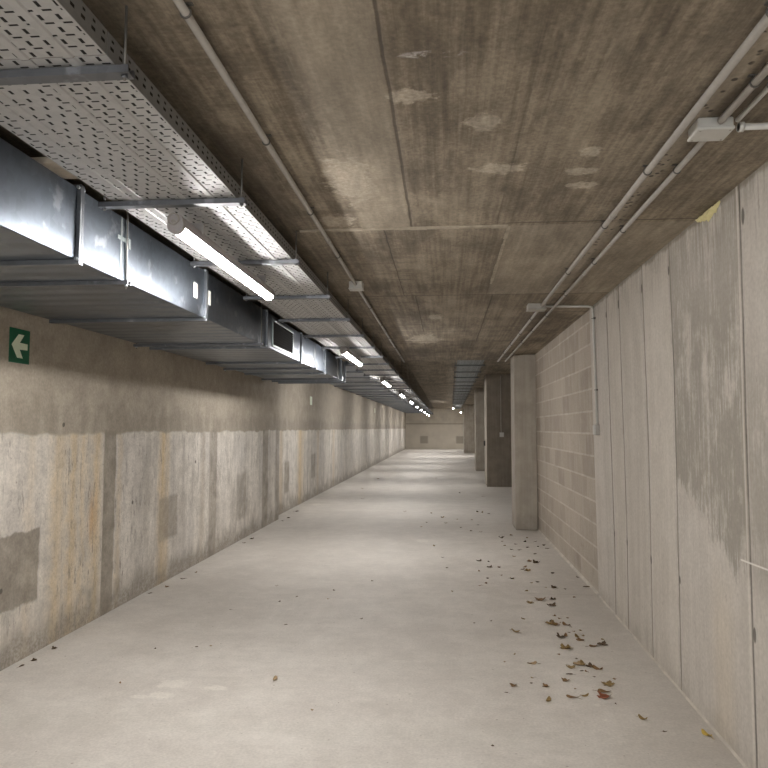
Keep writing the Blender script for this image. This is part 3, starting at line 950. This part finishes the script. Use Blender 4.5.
conduit('grey plastic conduit along the ceiling just right of the left cable tray', -0.713, -1.0, 11.80, 0.0125, [0.85, 1.763, 2.617, 3.522, 4.45, 6.4, 7.5, 8.6, 9.7, 10.8], [4.07, 8.0])
conduit('grey ceiling conduit by the right wall, inner one of the pair', 0.905, -1.0, 11.80, 0.0145, [0.9, 1.9, 3.076, 3.9, 5.061, 7.2, 8.3, 9.4, 10.5], [3.708, 6.2])
conduit('grey ceiling conduit by the right wall, outer one of the pair', 1.032, 2.72, 11.80, 0.0125, [3.075, 4.0, 4.77, 5.9, 7.0, 8.1, 9.2, 10.4], [5.1])
conduit('thick grey conduit entering the foreground junction box at the top right', 1.030, -1.0, 2.58, 0.0135, [1.4, 2.30], ())
conduit('thin pale conduit beside the thick one above the foreground junction box', 1.090, -1.0, 2.58, 0.0095, [1.45, 2.32], (), mat='pvc_white')

def jbox(name, loc, sx, sy, sz, label, mat='box'):
    root = empty(name, loc)
    tag(root, label, 'junction box')
    m = MB().box((-sx / 2, -sy / 2, -sz), (sx / 2, sy / 2, 0))
    m.build('box_body', M[mat], root, 0.008, 3)
    l = MB().box((-sx / 2 - 0.003, -sy / 2 - 0.003, -sz - 0.006), (sx / 2 + 0.003, sy / 2 + 0.003, -sz + 0.008))
    lo = l.build('lid', M[mat], root, 0.006, 3)
    for a in (-1, 1):
        for c in (-1, 1):
            MB().tube((a * (sx / 2 - 0.012), c * (sy / 2 - 0.012), -sz - 0.0075), (a * (sx / 2 - 0.012), c * (sy / 2 - 0.012), -sz - 0.004), 0.004, 8).build('screw', M['pvc'], lo)
    return root
jbox('junction_box', (1.022, 2.66, H1 + 0.001), 0.132, 0.112, 0.044, 'big pale junction box on the ceiling at upper right, feeding a branch conduit', 'pvc_white')
jbox('junction_box', (0.865, 6.52, H1 + 0.001), 0.17, 0.14, 0.055, 'grey junction box on the inner right conduit in mid distance')
jbox('junction_box', (-0.713, 5.40, H1 + 0.001), 0.11, 0.10, 0.060, 'small pale junction box on the left ceiling conduit', 'pvc_white')
br = empty('branch_conduit', (1.115, 2.635, 2.745))
tag(br, 'short white conduit running from foreground junction box to right wall', 'conduit')
MB().tube((0, 0, 0), (0.299, 0, 0), 0.0125, 16).build('pipe', M['pvc_white'], br)
MB().tube((0.0, 0, 0), (0.018, 0, 0), 0.019, 16).build('cable_gland', M['pvc_white'], br)
clip((0.14, 0, 0), 'x', br, 0.0125, 'pvc_white', H1 - 2.745)

dc = empty('drop_conduit', (1.398, 6.57, 0))
tag(dc, 'thin pale conduit dropping down the right wall to a socket box', 'conduit')
MB().path([(-0.445, -0.04, 2.757), (-0.04, 0.0, 2.757), (-0.012, 0, 2.75), (0, 0, 2.735), (0, 0, 2.70), (0.022, 0, 1.635)], 0.0115, 12).build('pipe', M['pvc_white'], dc)
for z, dx in ((2.64, 0.001), (1.96, 0.016)):
    m = MB(); m.ring((dx, 0, z), 0.0135, 0.003, 'z', 14, 6); m.box((dx, -0.035, z - 0.006), (dx + 0.022, 0.008, z + 0.006))
    m.build('clip', M['clip'], dc)
def socket(loc, axis, label):
    root = empty('socket_box', loc)
    tag(root, label, 'socket')
    if axis == 'x':
        MB().box((-0.042, -0.045, -0.05), (0, 0.045, 0.05)).build('box_body', M['box'], root, 0.006, 3)
        MB().box((-0.052, -0.040, -0.045), (-0.040, 0.040, 0.042)).build('flap_lid', M['pvc_white'], root, 0.004, 3)
    else:
        MB().box((-0.06, -0.05, -0.065), (0.06, 0, 0.065)).build('box_body', M['box'], root, 0.006, 3)
        MB().box((-0.05, -0.06, -0.055), (0.05, -0.048, 0.05)).build('flap_lid', M['pvc_white'], root, 0.004, 3)
    return root
socket((1.438, 6.57, 1.585), 'x', 'pale socket box on the right wall under the drop conduit')
socket((1.53, 18.9, 1.42), 'y', 'pale socket box on the front of the wide brown pillar')
pc = empty('drop_conduit', (1.515, 18.885, 1.485))
tag(pc, 'thin grey conduit running down the front of the wide brown pillar', 'conduit')
MB().tube((0, 0, 0), (0, 0, 1.55), 0.010, 10).build('pipe', M['pvc'], pc)
for z in (0.6, 1.3):
    MB().ring((0, 0, z), 0.012, 0.003, 'z', 12, 6).build('clip', M['pvc'], pc)
tag(MB().box((1.085, 19.55, 1.10), (1.125, 19.68, 1.24)).build('switch_box', M['black'], None, 0.006), 'small black box on the left side of the wide brown pillar', 'switch')

# ------------------------------------------------------------------ signs
sg = empty('exit_sign', (-2.92, 4.42, 2.157))
tag(sg, 'green exit sign with a white arrow on the left wall', 'sign')
MB().box((0, -0.112, -0.118), (0.004, 0.112, 0.118)).build('sign_plate', M['green'], sg, 0.001)
UV = [(0.10, 0.52), (0.42, 0.84), (0.70, 0.845), (0.49, 0.60), (0.88, 0.59), (0.88, 0.41), (0.49, 0.40), (0.66, 0.15), (0.38, 0.155)]
MB().prism([((u - 0.5) * 0.224, (v - 0.5) * 0.236) for u, v in UV], 'x', 0.003, 0.0055).build('arrow', M['glow_white'], sg)
tag(MB().box((-3.05, 15.20, 2.12), (-3.045, 15.42, 2.31)).build('wall_sign', M['glow_white'], None, 0.001), 'tiny pale sign high on the left wall past the duct end', 'sign')
tag(MB().box((-3.05, 29.3, 2.25), (-3.045, 29.52, 2.45)).build('wall_sign', M['glow_white'], None, 0.001), 'farthest tiny pale sign high on left wall', 'sign')

# ------------------------------------------------------------------ yellow foam squeezed out under the soffit
rf = random.Random(11)
bm = bmesh.new()
n, mrows = 22, 9
grid = []
for i in range(n + 1):
    y = 3.58 + 0.34 * i / n
    env = max(0.15, math.sin(PI * min(1, max(0, i / n))) ** 0.5)
    row = []
    for k in range(mrows + 1):
        t = k / mrows
        hgt = (0.055 if i < 12 else 0.042) * env * (0.8 + 0.4 * rf.random())
        d = 0.022 * env * math.sin(PI * t) * (0.5 + rf.random()) + 0.001
        row.append(bm.verts.new((1.415 - d, y, H1 - 0.001 - hgt * (1 - t))))
    grid.append(row)
for i in range(n):
    for k in range(mrows):
        f = bm.faces.new((grid[i][k], grid[i + 1][k], grid[i + 1][k + 1], grid[i][k + 1])); f.smooth = True
back = [[bm.verts.new((1.416, r[0].co.y, r[0].co.z)), bm.verts.new((1.416, r[0].co.y, H1 - 0.001))] for r in grid]
for i in range(n):
    bm.faces.new((grid[i][0], back[i][0], back[i + 1][0], grid[i + 1][0]))
    bm.faces.new((grid[i][-1], grid[i + 1][-1], back[i + 1][1], back[i][1]))
    bm.faces.new((back[i][0], back[i][1], back[i + 1][1], back[i + 1][0]))
fm = MB(); fm.bm.free(); fm.bm = bm
tag(fm.build('foam_filler', M['foam'], None), 'yellow foam filler squeezed out where right wall meets the ceiling', 'foam')

# ------------------------------------------------------------------ leaves
def leaf_mesh(seed, kind, mat):
    r = random.Random(seed)
    bm = bmesh.new()
    N, R = 28, 4
    phase = r.uniform(0, 6.28)
    curl = r.uniform(0.7, 1.3); fold = r.uniform(-0.4, 0.5)
    def rad(a):
        if kind == 0:     # lobed like a maple
            q = 0.62 + 0.38 * abs(math.cos(2.5 * a)) ** 0.8 - 0.10 * abs(math.sin(7 * a))
            return q * (0.75 if abs(((a + PI) % (2 * PI)) - PI) > 2.7 else 1.0)
        if kind == 1:     # oval and pointed
            return 1.0 / math.sqrt((math.cos(a)) ** 2 + (math.sin(a) / 0.5) ** 2) * (1 + 0.10 * abs(math.cos(a)) ** 6)
        return 0.55 + 0.3 * r.random() + 0.25 * abs(math.cos(1.5 * a))   # torn scrap
    rr = [rad(2 * PI * i / N) * 0.5 for i in range(N)]
    def Z(x, y):
        d = math.hypot(x, y)
        return curl * d * d * (0.55 + 0.45 * math.sin(2 * math.atan2(y, x) + phase)) + fold * abs(y) * 0.35 + 0.05 * math.sin(9 * x + phase) * d
    layers = []
    pts = [[(0.0, 0.0)]] + [[(rr[i] * k / R * math.cos(2 * PI * i / N), rr[i] * k / R * math.sin(2 * PI * i / N)) for i in range(N)] for k in range(1, R + 1)]
    zmin = min(Z(*p) for ring in pts for p in ring)
    th = 0.014
    for off in (0.0, th):
        c = bm.verts.new((0, 0, Z(0, 0) - zmin + off))
        rings = [[bm.verts.new((x, y, Z(x, y) - zmin + off)) for x, y in ring] for ring in pts[1:]]
        for i in range(N):
            j = (i + 1) % N
            fs = [(c, rings[0][i], rings[0][j])] + [(rings[k][i], rings[k + 1][i], rings[k + 1][j], rings[k][j]) for k in range(R - 1)]
            for f in fs:
                q = bm.faces.new(f); q.smooth = True
        layers.append(rings[-1])
    for i in range(N):
        j = (i + 1) % N
        bm.faces.new((layers[0][i], layers[0][j], layers[1][j], layers[1][i]))
    # stalk
    if kind != 2:
        m2 = MB(); m2.bm.free(); m2.bm = bm
        x0 = -rr[N // 2]
        m2.path([(x0 * 0.9, 0, Z(x0 * 0.9, 0) - zmin + 0.012), (x0 * 1.3, 0.04, 0.03), (x0 * 1.75, 0.12, 0.02)], 0.014, 6)
    bmesh.ops.recalc_face_normals(bm, faces=bm.faces)
    me = bpy.data.meshes.new('leaf')
    bm.to_mesh(me); bm.free()
    me.materials.append(mat)
    return me
LM = {}
for ci in range(6):
    for kd in range(3):
        for v in range(2):
            LM[ci, kd, v] = leaf_mesh(ci * 31 + kd * 7 + v * 101 + 3, kd, LEAF[ci])
rl = random.Random(77)
leaf_proto = bpy.data.objects.new('dry_leaf', LM[0, 0, 0])
used = [False]
def leaf(x, y, size, ci, kd, label, group, z=0.0):
    if not used[0]:
        o = leaf_proto; used[0] = True
    else:
        o = leaf_proto.copy()
    COL.objects.link(o)
    o.data = LM[ci, kd, rl.randrange(2)]
    o.location = (x, y, z)
    o.rotation_euler = (0, 0, rl.uniform(0, 6.28))
    s = size
    o.scale = (s, s, s * rl.uniform(0.8, 1.3))
    tag(o, label, 'leaf', group)
    return o
BIG = [(0.908,8.1,0.059,1),(0.911,7.879,0.069,2),(0.869,7.956,0.047,0),(0.994,8.434,0.062,1),(1.066,8.35,0.074,0),(1.082,7.078,0.062,0),(0.77,6.458,0.066,2),(0.872,6.578,0.087,1),(0.994,6.608,0.058,0),(0.949,6.384,0.075,0),(0.846,5.792,0.077,2),(0.89,5.768,0.068,1),(0.869,5.838,0.06,0),(0.973,5.768,0.059,1),(0.875,5.433,0.064,0),(0.916,5.475,0.048,1),(1.0,5.458,0.048,2),(1.009,5.372,0.055,1),(0.871,5.176,0.084,2),(1.079,5.239,0.054,1),(1.15,5.283,0.07,0),(0.831,4.771,0.056,2),(0.889,4.835,0.064,5),(0.921,4.828,0.057,2),(0.966,4.802,0.056,0),(1.002,4.752,0.056,1),(0.983,4.776,0.035,2),(1.003,4.48,0.072,2),(0.936,4.278,0.075,3),(0.956,4.357,0.058,1),(0.798,4.64,0.034,0),(0.754,4.524,0.047,1),(0.744,4.252,0.05,1),(0.822,4.279,0.044,2),(0.414,4.403,0.039,1),(0.596,4.186,0.043,2),(0.613,4.413,0.039,1),(0.579,4.816,0.05,5),(0.543,5.543,0.057,2),(1.077,3.977,0.041,2),(1.355,3.811,0.05,4),(-1.086,4.37,0.045,5),(1.411,7.153,0.053,0),(0.806,10.176,0.075,0),(0.395,8.394,0.062,0),(0.501,8.037,0.059,0)]
SMALL = [(1.17,7.77),(0.7,7.45),(0.95,7.33),(0.88,7.28),(1.0,7.09),(1.18,7.04),(1.41,7.59),(0.79,6.92),(1.21,6.71),(0.65,5.92),(0.95,5.96),(1.02,5.98),(0.92,6.04),(1.0,5.6),(0.96,5.57),(1.06,5.63),(1.05,5.49),(1.18,5.41),(0.79,5.03),(0.9,4.95),(0.95,4.61),(0.89,4.71),(0.92,4.7),(0.53,4.46),(0.55,4.55),(0.79,4.39),(1.07,4.58),(0.98,4.18),(0.23,3.58),(0.36,4.29),(0.48,5.0),(0.4,4.84),(1.15,3.83),(0.6,13.25),(0.69,13.18),(0.8,13.01),(0.45,12.1),(0.53,11.49),(0.39,10.81),(0.54,10.73),(0.24,11.15),(0.79,9.87),(0.8,9.53),(0.97,10.44),(0.96,9.65),(1.11,9.86),(1.18,10.21),(1.26,9.9),(1.24,9.49),(1.09,9.41),(0.96,9.21),(1.33,9.59),(1.34,9.35),(0.86,9.23),(0.85,8.74),(1.13,8.94),(0.51,8.37),(0.61,8.05),(0.37,7.81),(0.6,7.62),(0.44,7.45),(0.41,7.22),(0.34,7.11),(0.7,7.46),(-1.86,15.38),(-2.18,17.97),(-2.11,21.41),(-0.31,21.92),(0.34,17.05),(0.87,16.24),(-0.78,13.17),(-0.27,12.95),(-0.06,12.36),(0.0,11.64),(-0.32,11.66),(0.19,12.15),(-0.4,11.16),(-0.16,9.4),(-0.04,8.57),(0.01,7.96),(-0.77,7.21),(-1.1,6.76),(0.06,6.83),(-0.71,5.79),(0.23,5.76),(0.37,5.83),(0.64,5.92),(-2.1,4.88),(-2.04,4.22),(-1.89,5.97),(-1.71,6.89),(-1.41,6.48),(-1.53,6.28),(-1.3,5.56),(-1.1,6.42),(-0.76,3.93),(-1.82,4.95),(-1.72,4.98)]
WALLSIDE = [(-2.839,4.45),(-2.824,4.56),(-2.826,4.81),(-2.848,6.47),(-2.794,6.74),(-2.774,7.11),(-2.757,7.44),(-2.796,11.63),(-2.783,12.03),(-2.795,9.38),(-2.781,9.72),(-2.837,12.97)]

BIGLABEL = {
 0: 'brown upper leaf of the small clump before the block wall', 1: 'olive right-hand leaf of the small clump before the block wall', 2: 'dark left-hand leaf of the small clump before the block wall',
 3: 'lone brown leaf just above the small clump by the block wall', 5: 'dark leaf lying level with the corner where block wall ends',
 6: 'olive leaf left of the broad brown leaf in the trail', 7: 'broad brown leaf at the upper end of the leaf trail',
 8: 'dark small leaf just right of the broad brown leaf', 9: 'long dark leaf just below the broad brown leaf',
 18: 'broad olive-brown leaf lying alone in the middle of the trail', 27: 'large olive leaf above the red-brown leaf', 28: 'reddish brown curled leaf at the near end of the leaf trail',
 29: 'brown leaf touching the reddish brown leaf from behind', 30: 'dark leaf left below the long olive leaf clump', 31: 'brown leaf left of the near end of the trail',
 34: 'dark brown leaf alone to the left of the leaf trail', 35: 'olive leaf lowest on the left of the leaf trail',
 38: 'thin olive leaf alone on the floor left of trail', 39: 'small olive leaf alone between the leaf trail and the yellow leaf',
 40: 'single yellow leaf at the foot of the right wall', 41: 'single tan leaf alone on the open floor at left',
 42: 'dark leaf at the foot of the block wall corner', 43: 'dark leaf on the floor left of the nearest pillar'}
SPLIT = {5.0: ''}
for i, (x, y, w, ci) in enumerate(BIG):
    kd = 0 if w > 0.06 else rl.choice((0, 1, 1))
    if i in BIGLABEL: lb, gp = BIGLABEL[i], 'dry leaves on the floor'
    elif 10 <= i <= 13: lb, gp = 'dry leaf in the dense dark clump midway along the leaf trail', 'dry leaves on the floor'
    elif 14 <= i <= 17: lb, gp = 'dry leaf in the loose pairs just nearer than the dense dark clump', 'dry leaves on the floor'
    elif 19 <= i <= 20: lb, gp = 'dry leaf of the pair lying right of trail toward the wall', 'dry leaves on the floor'
    elif 21 <= i <= 26: lb, gp = 'dry leaf in the long olive clump near the end of the trail', 'dry leaves on the floor'
    elif i in (32, 33): lb, gp = 'brown leaf of the two left of the reddish brown leaf', 'dry leaves on the floor'
    elif i == 36: lb, gp = 'small brown leaf above the lowest olive leaf left of trail', 'dry leaves on the floor'
    elif i == 37: lb, gp = 'tan curled leaf fragment left of the long olive clump', 'dry leaves on the floor'
    else: lb, gp = 'dark leaf of the pair on open floor left of the small clump', 'dry leaves on the floor'
    leaf(x, y, w * 1.25, ci, kd, lb, gp)
for x, y in SMALL:
    px = y * 3.2 / 681
    size = max(0.022, px) * rl.uniform(0.8, 1.25)
    if x > 0.2 and y < 6.35: lb = 'tiny leaf scrap scattered among the near leaf trail at right'
    elif x > 0.2 and y < 9.0: lb = 'tiny leaf scrap scattered on the floor beside the block wall'
    elif x > 0.2 and y < 11: lb = 'tiny leaf scrap on the floor in front of the nearest pillar'
    elif y > 11: lb = 'tiny leaf scrap far along the open corridor floor'
    elif x < -1.0: lb = 'tiny dark leaf scrap scattered on open floor at the left'
    else: lb = 'tiny dark leaf scrap scattered on the middle of the floor'
    leaf(x, y, size, rl.choice((0, 0, 1, 2)), rl.choice((1, 2, 2)), lb, 'tiny leaf scraps on the floor')
for x, y in WALLSIDE:
    leaf(x, y, max(0.05, 5 * y / 681) * 0.9, rl.choice((0, 0, 1)), rl.choice((0, 1)), 'dark leaf lying against the foot of the left wall', 'leaves along the left wall')

# ------------------------------------------------------------------ camera, world, view
cam = bpy.data.objects.new('camera', bpy.data.cameras.new('camera'))
COL.objects.link(cam)
yaw, pit, rol = 0.08990, 0.06433, 0.00175
cy, sy, ct, st = math.cos(yaw), math.sin(yaw), math.cos(pit), math.sin(pit)
F = Vector((-sy * ct, cy * ct, st)); r0 = Vector((cy, sy, 0)); u0 = r0.cross(F)
R_ = math.cos(rol) * r0 + math.sin(rol) * u0
U_ = -math.sin(rol) * r0 + math.cos(rol) * u0
mt = Matrix((R_, U_, -F)).transposed().to_4x4()
mt.translation = (0, 0, 1.6)
cam.matrix_world = mt
cam.data.sensor_width = 36
cam.data.lens = 681.3 / 768 * 36
cam.data.clip_start = 0.05
cam.data.clip_end = 200
SC.camera = cam

w = bpy.data.worlds.new('world')
SC.world = w
w.use_nodes = True
bg = w.node_tree.nodes['Background']
bg.inputs[0].default_value = (0.95, 0.975, 1.0, 1)
bg.inputs[1].default_value = 2.6

vs = SC.view_settings
SC.display_settings.display_device = 'sRGB'
vs.view_transform = 'Standard'
vs.look = 'None'
vs.gamma = 1
vs.use_curve_mapping = False
vs.exposure = 0.75
cyc = SC.cycles
cyc.use_denoising = True
cyc.max_bounces = 12
cyc.diffuse_bounces = 6
cyc.glossy_bounces = 4
cyc.transparent_max_bounces = 12
cyc.sample_clamp_indirect = 6
cyc.caustics_reflective = False
